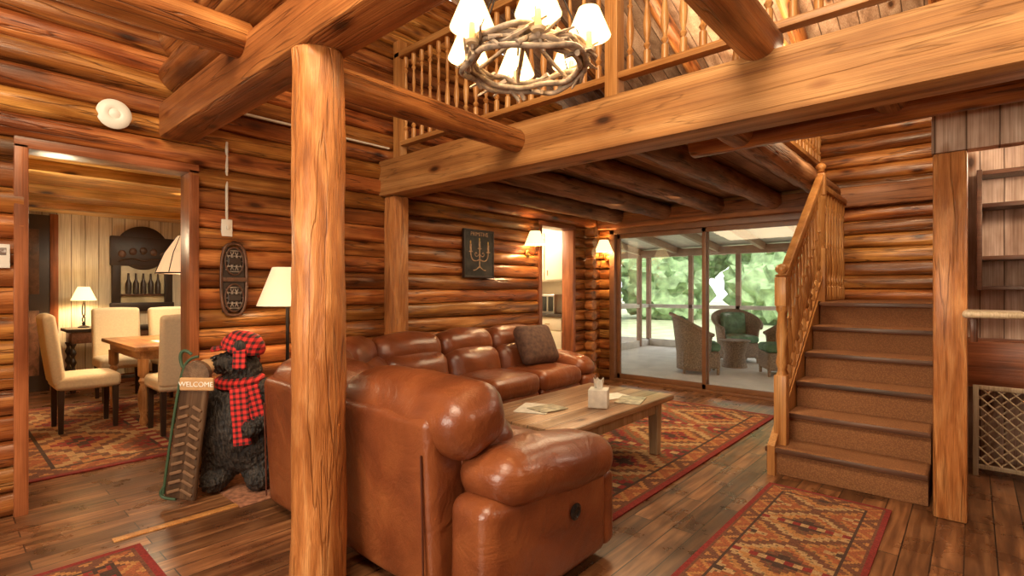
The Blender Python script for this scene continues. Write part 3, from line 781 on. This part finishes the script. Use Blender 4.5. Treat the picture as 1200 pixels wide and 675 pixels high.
# chandelier
g = group('driftwood_chandelier', (-1.47, 1.74, 2.24))
R = .262
for ring, (rz, rr, zz) in enumerate(((0, R, 0), (.25, R*.96, .028), (.5, R*1.05, -.022), (.8, R*1.0, .040), (1.1, R*.93, -.005))):
    pts = []
    for k in range(20):
        a = 2*PI*k/20+rz
        q = rr*(1+random.uniform(-.08, .08)); pts.append((q*math.cos(a), q*math.sin(a), zz+random.uniform(-.02, .02)))
    tube('branch_ring_%d' % ring, pts, .012, M_drift, g, cyclic=True)
for k in range(46):
    a = 2*PI*k/46+random.uniform(-.1, .1)
    p0 = Vector((R*math.cos(a), R*math.sin(a), random.uniform(-.02, .035))); dr = Vector((math.cos(a)*random.uniform(-.5, .8)-math.sin(a)*.8, math.sin(a)*random.uniform(-.5, .8)+math.cos(a)*.8, random.uniform(-.8, .8))).normalized()
    log('twig_%d' % k, p0-dr*.06, p0+dr*random.uniform(.06, .10), .012, M_drift, g, r1=.005, seg=8, wob=.3, step=.03)
for k in range(6):
    a = 2*PI*k/6+.35
    x, y = R*1.08*math.cos(a), R*1.08*math.sin(a)
    lathe('candle_cup_%d' % k, [(.025, 0), (.03, .012), (.015, .02), (.013, .085)], M_cream, g, (x, y, .01), seg=14)
    shade('shade_%d' % k, .092, .045, .115, (x, y, .075), g, seg=24)
    add_point('bulb_%d' % k, (x, y, .12), 7, parent=g, r=.02)
    tube('spoke_%d' % k, [(x, y, 0), (x*.5, y*.5, .05), (0, 0, .16)], .010, M_drift, g)
    tube('chain_%d' % k, [(x*.95, y*.95, .02), (x*.1, y*.1, .62)], .004, M_iron, g, smooth=False)
lathe('hub', [(.03, .12), (.035, .16), (.02, .2), (.01, .25)], M_drift, g)
tube('hanging_chain', [(0, 0, .6), (0, 0, 2.6)], .006, M_iron, g, smooth=False)

# ---------------------------------------------------------------- bear statue
g = group('black_bear_statue', (-3.45, 1.30, .008), rad(50))
V = [(0, .0, .27, .205), (0, 0, .42, .20), (0, .0, .57, .165), (-.01, 0, .69, .11), (-.02, -.01, .80, .120), (-.11, -.05, .785, .066), (-.17, -.075, .775, .038),
     (-.12, -.01, .17, .12), (-.13, -.05, .07, .09), (-.14, -.15, .05, .062),
     (.12, -.01, .17, .12), (.13, -.05, .07, .09), (.14, -.15, .05, .062),
     (-.17, -.01, .60, .085), (-.24, -.09, .49, .068), (-.21, -.19, .52, .052), (-.19, -.23, .53, .045),
     (.16, -.01, .60, .080), (.20, -.08, .47, .065), (.13, -.20, .41, .056), (.08, -.23, .41, .046)]
E = [(0,1),(1,2),(2,3),(3,4),(4,5),(5,6),(0,7),(7,8),(8,9),(0,10),(10,11),(11,12),(2,13),(13,14),(14,15),(15,16),(2,17),(17,18),(18,19),(19,20)]
me = bpy.data.meshes.new('bear_body'); me.from_pydata([v[:3] for v in V], E, [])
bo = link(bpy.data.objects.new('bear_body', me), g)
me.materials.append(M_fur)
sk = bo.modifiers.new('Skin', 'SKIN'); sk.use_smooth_shade = True
for i, v in enumerate(V): me.skin_vertices[0].data[i].radius = (v[3], v[3])
me.skin_vertices[0].data[0].use_root = True
sb = bo.modifiers.new('Sub', 'SUBSURF'); sb.levels = 4; sb.render_levels = 4
tx = bpy.data.textures.new('fur_clumps', 'CLOUDS'); tx.noise_scale = .022
dm = bo.modifiers.new('Fur', 'DISPLACE'); dm.texture = tx; dm.strength = .028; dm.mid_level = .5
ellip('muzzle', (-.165, -.075, .775), (.068, .050, .046), M_tan, g, (0, 0, rad(25)))
ellip('nose', (-.228, -.102, .79), (.020, .020, .016), M_black, g)
tube('mouth', [(-.215, -.118, .765), (-.19, -.122, .755), (-.155, -.120, .758)], .004, M_black, g)
for s, (x, y) in enumerate(((-.115, -.105), (-.130, .040))):
    ellip('eye_%d' % s, (x, y, .83), (.013, .013, .013), M_black, g)
for s, (x, y) in enumerate(((.03, -.11), (.0, .11))):
    ellip('ear_%d' % s, (x, y, .895), (.038, .024, .042), M_fur, g)
lathe('hat', [(.125, 0), (.130, .03), (.118, .06), (.08, .105), (.02, .12)], M_plaid, g, (.01, 0, .865), (rad(4), rad(14), 0), seg=24)
rbox('hat_brim', (.10, .15, .02), (-.11, -.04, .885), .009, M_plaid, g, rot=(0, rad(-12), rad(20)))
for s in (-1, 1): rbox('hat_flap_%d' % s, (.075, .025, .12), (.035, s*.124, .82), .009, M_plaid, g, rot=(rad(s*6), 0, 0))
lathe('scarf_collar', [(.12, 0), (.145, .02), (.145, .055), (.11, .075)], M_plaid, g, (-.005, 0, .635), (rad(6), 0, 0), seg=24)
rbox('scarf_tail_1', (.10, .02, .34), (.07, -.205, .49), .009, M_plaid, g, rot=(rad(-2), rad(-4), rad(8)), nz=.01)
rbox('scarf_tail_2', (.085, .02, .26), (.145, -.175, .54), .009, M_plaid, g, rot=(rad(-4), rad(-12), rad(24)), nz=.01)
M_bark = wood('bark_board', (.035, .018, .010), (.10, .055, .03), (.22, .13, .07), 'Z', vr=(1, 1))
M_gr = simple('dark_green_paint', (.035, .07, .03), .6)
bg = group('welcome_board', (-.255, -.225, 0), 0, g)
bg.rotation_euler = (rad(3), rad(9), rad(-6))
rbox('plank', (.18, .03, .74), (0, 0, .40), .014, M_bark, bg, top_scale=(.85, 1), inner=6, nz=.008)
lathe('plank_tip', [(.001, 0), (.078, .0005), (.076, .03), (.001, .031)], M_bark, bg, (0, .015, .77), (rad(90), 0, 0), seg=24)
rbox('plaque', (.19, .02, .075), (.02, -.025, .72), .009, M_tan, bg, rot=(0, rad(-8), 0))
textobj('lettering', 'WELCOME', .040, M_paper, bg, (.02, -.037, .72), (rad(90), rad(-8), 0))
tube('green_edge', [(-.095, -.01, .05), (-.096, -.01, .3), (-.09, -.01, .6), (-.08, -.01, .78), (-.05, -.01, .86), (.0, -.01, .875)], .008, M_gr, bg)
tube('curl_top', [(-.08, -.01, .80), (-.11, -.01, .86), (-.08, -.01, .91), (-.04, -.01, .88)], .009, M_gr, bg)
tube('curl_bottom', [(-.09, -.01, .10), (-.12, -.01, .06), (-.09, -.01, .02), (-.02, -.01, .03)], .009, M_gr, bg)
M_carv = simple('carved_brown', (.18, .09, .04), .7)
for k in range(10):
    for s in (-1, 1):
        rbox('fish_scale_%d_%d' % (k, s), (.075-.002*k, .012, .018), (s*.036, -.02, .08+k*.055), .005, M_carv, bg, inner=2, rot=(0, rad(s*24), 0))

# ---------------------------------------------------------------- dining room
box('wall_dining_far', (-8.75, -.1, 0), (-8.62, 3.6, 2.3), M_white, None, bev=0)
box('wall_dining_side', (-8.62, -.05, 0), (-4.11, .05, 2.3), M_dceil, None, bev=0)
box('wall_dining_right', (-8.62, 3.4, 0), (-4.11, 3.5, 2.3), M_white, None, bev=0)
box('ceiling_dining', (-8.62, .05, 2.22), (-4.11, 3.4, 2.32), M_dceil, None, bev=0)
for i, x in enumerate((-7.6, -6.5, -5.3)):
    box('ceiling_beam' + ('' if i == 0 else '.%03d' % i), (x, .05, 2.14), (x+.12, 3.4, 2.22), M_dceil, None)
box('baseboard_dining', (-8.62, 1.0, 0), (-8.60, 3.4, .12), M_trimY, None)
g = group('door_4')
box('leaf', (-8.62, .30, 0), (-8.58, .98, 2.18), M_dark, g); box('casing', (-8.62, .98, 0), (-8.57, 1.06, 2.2), M_trim, g)
box('panel_upper', (-8.58, .40, 1.2), (-8.57, .88, 2.0), M_darkred, g); box('panel_lower', (-8.58, .40, .2), (-8.57, .88, 1.0), M_darkred, g)
g = group('carved_wall_picture', (-8.60, 1.95, 0))  # carved frame around a picture of bottles, no mirror glass
box('frame_l', (-.02, -.35, .98), (.03, -.25, 1.98), M_dark, g, bev=.015); box('frame_r', (-.02, .25, .98), (.03, .35, 1.98), M_dark, g, bev=.015)
box('frame_b', (-.02, -.37, .96), (.04, .37, 1.08), M_dark, g, bev=.015); box('frame_t', (-.02, -.37, 1.58), (.035, .37, 1.98), M_dark, g, bev=.015)
lathe('crest', [(.30, 0), (.30, .03), (.27, .038), (.02, .038)], M_dark, g, (-.012, 0, 1.83), (0, rad(90), 0), seg=48)
for k in range(5):
    ellip('carved_boss_%d' % k, (.036, -.24+.12*k, 1.74+.05*math.sin(PI*k/4)), (.012, .045, .05), M_darkred, g)
tube('carved_swag', [(.04, -.28, 1.64), (.04, -.14, 1.70), (.04, 0, 1.64), (.04, .14, 1.70), (.04, .28, 1.64)], .012, M_darkred, g)
box('picture', (-.015, -.25, 1.08), (.012, .25, 1.58), simple('painting_ground', (.55, .46, .28), .4, nscale=5, var=.3), g)
M_bot = simple('bottle_paint', (.05, .03, .02), .4)
for k in range(5):
    lathe('bottle_%d' % k, [(.034, 0), (.036, .14), (.014, .20), (.011, .27), (.014, .28)], M_bot, g, (.035, -.17+.085*k, 1.20), seg=12)
box('ledge', (0, -.25, 1.17), (.05, .25, 1.20), M_darkred, g)
g = group('console_table', (-8.30, 1.62, 0))
box('top', (-.22, -.55, .74), (.22, .55, .78), M_dark, g, bev=.01); box('drawer_front', (-.20, -.50, .60), (.20, .50, .74), M_darkred, g)
def barley(h):
    return [(.024+.010*math.sin(k*1.1), h*k/30) for k in range(31)]
for i, (x, y) in enumerate(((-.17, -.48), (.17, -.48), (-.17, .48), (.17, .48))):
    lathe('leg_%d' % i, barley(.60), M_dark, g, (x, y, .0), seg=12)
box('stretcher', (.15, -.48, .12), (.19, .48, .16), M_dark, g)
g = group('table_lamp', (-8.33, 1.27, .781))
lathe('base', [(.06, 0), (.06, .012), (.015, .03), (.02, .06)], M_iron, g)
tube('stem_a', [(0, -.01, .03), (0, .03, .10), (0, -.03, .18), (0, 0, .34)], .007, M_iron, g); tube('stem_b', [(0, .01, .03), (0, -.03, .10), (0, .03, .18), (0, 0, .34)], .007, M_iron, g)
shade('shade', .13, .06, .17, (0, 0, .34), g)
add_point('bulb', (0, 0, .42), 24, parent=g)
g = group('dining_table', (-6.25, 1.66, 0))
box('top', (-.68, -.46, .70), (.68, .46, .74), M_dtab, g, bev=.012)
box('apron_a', (-.60, -.40, .61), (.60, -.375, .70), M_dtab, g); box('apron_b', (-.60, .375, .61), (.60, .40, .70), M_dtab, g)
box('apron_c', (-.60, -.38, .61), (-.575, .38, .70), M_dtab, g); box('apron_d', (.575, -.38, .61), (.60, .38, .70), M_dtab, g)
lp = [(.022, 0), (.035, .03), (.028, .07), (.022, .10), (.038, .16), (.045, .24), (.040, .32), (.024, .38), (.040, .41), (.026, .44), (.044, .46), (.044, .61)]
for i, (x, y) in enumerate(((-.58, -.37), (.58, -.37), (-.58, .37), (.58, .37))):
    lathe('leg_%d' % i, lp, M_dtabz, g, (x, y, .01), seg=18)
box('napkin', (.1, -.2, .741), (.35, .0, .745), M_paper, g)
def dining_chair(loc, rz):
    g = group('dining_chair', (loc[0], loc[1], .01), rz)
    rbox('seat', (.47, .46, .12), (0, 0, .43), .04, M_cream, g, puff=(0, 0, .015))
    rbox('back', (.46, .085, .62), (0, -.235, .72), .035, M_cream, g, puff=(0, .015, .01), rot=(rad(7), 0, 0))
    for i, (x, y) in enumerate(((-.19, -.19), (.19, -.19), (-.19, .19), (.19, .19))):
        rbox('leg_%d' % (i+1), (.035, .035, .39), (x, y, .195), .005, M_dark, g, top_scale=(1.35, 1.35), inner=2)
dining_chair((-6.05, .93), 0)
dining_chair((-5.33, 1.50), rad(90))
dining_chair((-7.30, 1.45), rad(-90))
dining_chair((-7.12, 1.99), rad(-80))
g = group('pendant_lamp', (-6.0, 1.70, 0))
lathe('glass_shade', [(.235, 1.42), (.225, 1.45), (.16, 1.62), (.06, 1.78), (.04, 1.80), (.036, 1.79), (.15, 1.62), (.218, 1.45), (.23, 1.42)], M_shade2, g, caps=False, seg=16, angle=10)
tube('shade_rim', [(.235*math.cos(2*PI*k/16), .235*math.sin(2*PI*k/16), 1.42) for k in range(16)], .008, M_iron, g, cyclic=True)
for k in range(8):
    a = 2*PI*k/8
    tube('leading_%d' % k, [(.236*math.cos(a), .236*math.sin(a), 1.43), (.163*math.cos(a), .163*math.sin(a), 1.62), (.05*math.cos(a), .05*math.sin(a), 1.79)], .004, M_iron, g, smooth=False)
tube('cord', [(0, 0, 1.79), (0, 0, 2.21)], .006, M_iron, g, smooth=False)
add_point('bulb', (0, 0, 1.50), 60, parent=g)

# ---------------------------------------------------------------- kitchen
box('wall_kitchen_back', (-7.2, 6.25, 0), (-4.1, 6.40, 2.3), M_cab, None, bev=0)
box('wall_kitchen_left', (-7.2, 4.3, 0), (-7.1, 6.25, 2.3), M_cab, None, bev=0)
box('wall_kitchen_near', (-7.1, 4.2, 0), (-4.11, 4.3, 2.3), M_cab, None, bev=0)
box('ceiling_kitchen', (-7.2, 4.2, 2.3), (-4.11, 6.4, 2.36), M_cab, None, bev=0)
g = group('kitchen_cabinets')
box('carcass', (-6.6, 5.72, .08), (-4.14, 6.24, .88), M_cab, g)
box('countertop', (-6.62, 5.68, .88), (-4.13, 6.24, .92), M_stone, g)
box('upper_carcass', (-6.6, 5.95, 1.38), (-4.14, 6.24, 2.1), M_cab, g)
x = -6.58; i = 0
while x < -4.3:
    w = .46
    box('drawer_%d' % i, (x, 5.700, .70), (x+w, 5.722, .86), M_cab, g, bev=.006)
    box('door_panel_%d' % i, (x, 5.700, .12), (x+w, 5.722, .68), M_cab, g, bev=.006)
    box('upper_panel_%d' % i, (x, 5.930, 1.40), (x+w, 5.952, 2.08), M_cab, g, bev=.006)
    tube('pull_%d' % i, [(x+w/2-.04, 5.685, .78), (x+w/2+.04, 5.685, .78)], .006, M_brass, g, smooth=False)
    tube('pull_u%d' % i, [(x+.05, 5.915, 1.46), (x+.05, 5.915, 1.54)], .006, M_brass, g, smooth=False)
    x += .485; i += 1
g = group('microwave', (-4.62, 5.98, .921))
rbox('case', (.48, .34, .27), (0, 0, .135), .012, M_steel, g, inner=3); box('window', (-.22, -.176, .03), (.10, -.168, .24), M_black, g); box('keypad', (.13, -.176, .03), (.22, -.168, .24), M_black, g)
add_point('kitchen_ceiling_light', (-5.0, 5.2, 2.1), 75, (1, .85, .62), .12)

# ---------------------------------------------------------------- porch & outdoors
box('porch_floor', (-8.0, 6.45, -.14), (3.0, 11.2, -.02), M_porch, None, bev=0)
g = group('porch_roof')
slab_o = slab('deck', [(-8, 6.5, 2.75), (3, 6.5, 2.75), (3, 11.4, 2.15), (-8, 11.4, 2.15)], .06, M_porchw); slab_o.parent = g
for i in range(12):
    x = -7.6+i*.9
    bx = box('rafter_%d' % i, (-.04, -2.45, -.07), (.04, 2.45, .07), M_porchb, g); bx.location = (x, 8.95, 2.37); bx.rotation_euler = (-math.atan2(.6, 4.9), 0, 0)
box('header', (-8, 10.95, 2.0), (3, 11.1, 2.16), M_porchb, g)
g = group('porch_screen_wall')
for i in range(11):
    x = -7.6+i*1.0
    box('stud_%d' % i, (x-.045, 11.0, -.02), (x+.045, 11.09, 2.02), M_porchb, g)
box('rail_mid', (-8, 11.0, .85), (3, 11.08, .93), M_porchw, g); box('rail_base', (-8, 11.0, -.02), (3, 11.08, .14), M_porchw, g)
g = group('porch_side_wall')
for i in range(5):
    y = 6.6+i*1.0
    box('stud_%d' % i, (-5.65, y-.045, -.02), (-5.56, y+.045, 2.5-.12*i), M_porchb, g)
box('rail_mid', (-5.65, 6.5, .85), (-5.57, 11, .93), M_porchw, g); box('rail_base', (-5.65, 6.5, -.02), (-5.57, 11, .12), M_porchw, g)

def wicker_chair(loc, rz):
    g = group('wicker_armchair', (loc[0], loc[1], -.02), rz)
    bm = bmesh.new(); nA, nZ = 28, 10; grid = []
    for i in range(nA+1):
        t = -1+2*i/nA; a = -PI/2+t*rad(125)
        top = .60+.30*(math.cos(t*PI/2)**1.3)
        col = []
        for k in range(nZ+1):
            z = .06+(top-.06)*k/nZ; fl = .30+.07*((z-.3)/.6 if z > .3 else 0)+.02*(k == nZ)
            col.append(bm.verts.new((fl*math.cos(a)*1.12, fl*math.sin(a), z)))
        grid.append(col)
    for i in range(nA):
        for k in range(nZ): bm.faces.new((grid[i][k], grid[i+1][k], grid[i+1][k+1], grid[i][k+1]))
    rim = [tuple(c[-1].co) for c in grid]
    sh = finish('woven_shell', bm, M_wick, g); so = sh.modifiers.new('Solid', 'SOLIDIFY'); so.thickness = .03
    tube('rim_roll', rim, .028, M_wick, g)
    rbox('seat_base', (.58, .54, .26), (0, .04, .22), .04, M_wick, g, inner=4)
    rbox('seat_cushion', (.52, .52, .12), (0, .06, .41), .05, M_green, g, puff=(0, 0, .02))
    rbox('back_cushion', (.44, .12, .40), (0, -.20, .66), .05, M_green, g, puff=(0, .03, .01), rot=(rad(10), 0, 0))
    for i, (x, y) in enumerate(((-.24, -.2), (.24, -.2), (-.24, .28), (.24, .28))):
        lathe('leg_%d' % (i+1), [(.02, 0), (.026, .12)], M_wick, g, (x, y, 0), seg=10)
wicker_chair((-3.20, 7.90), rad(-62))
wicker_chair((-3.15, 9.6), rad(-140))
wicker_chair((-2.10, 8.5), rad(120))
g = group('wicker_side_table', (-2.95, 8.85, -.02))
lathe('drum', [(.20, 0), (.16, .2), (.22, .42)], M_wick, g); lathe('top', [(.25, .42), (.25, .445)], M_wick, g)

M_grass = simple('dry_grass', (.42, .46, .28), .9, nscale=2, var=.25)
M_leaf = simple('foliage', (.27, .38, .19), .9, nscale=3, var=.45, bump=1)
M_bark2 = simple('tree_bark', (.30, .24, .19), .9)
box('ground', (-60, -40, -.5), (60, 70, -.3), M_grass, None, bev=0)
for i in range(12):
    x = -24+i*3.1+random.uniform(-1, 1); y = 24+random.uniform(-3, 4)
    g = group('tree', (x, y, -.3))
    log('trunk', (0, 0, 0), (0, 0, 3.2), .22, M_bark2, g, r1=.14, seg=10, step=.6)
    for k in range(4):
        bm = bmesh.new(); bmesh.ops.create_icosphere(bm, subdivisions=4, radius=1.3+random.random()*.9)
        for v in bm.verts: v.co *= 1+.35*noise.noise(v.co*1.7+Vector((i*3, k*5, 0)))+.2*noise.noise(v.co*5)
        finish('crown_%d' % k, bm, M_leaf, g, (random.uniform(-1.2, 1.2), random.uniform(-.6, .6), 1.6+k*1.2))

# ---------------------------------------------------------------- lights
w = bpy.data.worlds.new('World'); S.world = w; w.use_nodes = True
bg_ = w.node_tree.nodes['Background']; bg_.inputs[0].default_value = (.96, .97, 1, 1); bg_.inputs[1].default_value = 2.3
sun = bpy.data.lights.new('sun', 'SUN'); sun.energy = 4; sun.angle = .1; sun.color = (1, .94, .84)
so = link(bpy.data.objects.new('sun', sun)); so.rotation_euler = (rad(40), rad(25), rad(0))
def area(name, loc, target, size, e, c, sy=None):
    l = bpy.data.lights.new(name, 'AREA'); l.energy = e; l.color = c; l.size = size
    if sy: l.shape = 'RECTANGLE'; l.size_y = sy
    o = link(bpy.data.objects.new(name, l)); o.location = loc
    o.rotation_euler = (Vector(target)-Vector(loc)).to_track_quat('-Z', 'Y').to_euler()
    return o
area('fill_behind_camera', (-1.3, -2.45, 1.6), (-2.0, 3, 1.0), 2.1, 110, (1, .86, .68), 1.2)  # added fill area light behind the camera, set just inside the invented window
area('fill_living', (-.6, -.3, 3.9), (-1.8, 2.2, .8), 1.6, 185, (1, .80, .56))  # added overhead fill for the living area, no fixture
area('fill_under_loft', (-2.4, 4.4, 2.13), (-2.4, 4.6, 0), 1.2, 42, (1, .74, .44))  # added fill to brighten the space below the loft, no fixture
area('loft_up_area', (-1.5, 4.6, 3.2), (-1.0, 5.0, 6), 1.2, 45, (1, .78, .52))  # area light aimed up at the loft roof
area('fill_dining', (-6.9, 1.9, 2.09), (-6.9, 1.9, 0), .8, 30, (1, .82, .55))  # added downward fill to brighten the dining room, no fixture
add_point('fill_dining_front', (-5.2, .6, 1.75), 16, (1, .8, .5), .1)  # added point fill to lift the dining room and its ceiling, no wall lamp
add_point('fill_stair', (-.55, 4.6, 2.75), 36, (1, .76, .48), .15)  # added point fill over the dark stairs, no lamp there
add_point('fill_alcove', (.55, 4.25, 2.1), 38, (1, .82, .62), .1)  # added point fill to brighten the alcove and shelves, no lamp there
add_point('fill_entry', (.9, 1.8, 2.0), 34, (1, .82, .60), .2)  # added out-of-view point fill for the dark right side

# ---------------------------------------------------------------- camera
cd = bpy.data.cameras.new('camera'); cd.sensor_width = 36; cd.lens = 606/1200*36; cd.shift_y = 2.5/1200; cd.clip_start = .05
cam = link(bpy.data.objects.new('camera', cd)); cam.location = (0, 0, 1.25); cam.rotation_euler = (rad(90), 0, rad(41.7))
S.camera = cam
S.view_settings.view_transform = 'Standard'
S.view_settings.look = 'None'
S.view_settings.exposure = 0.12
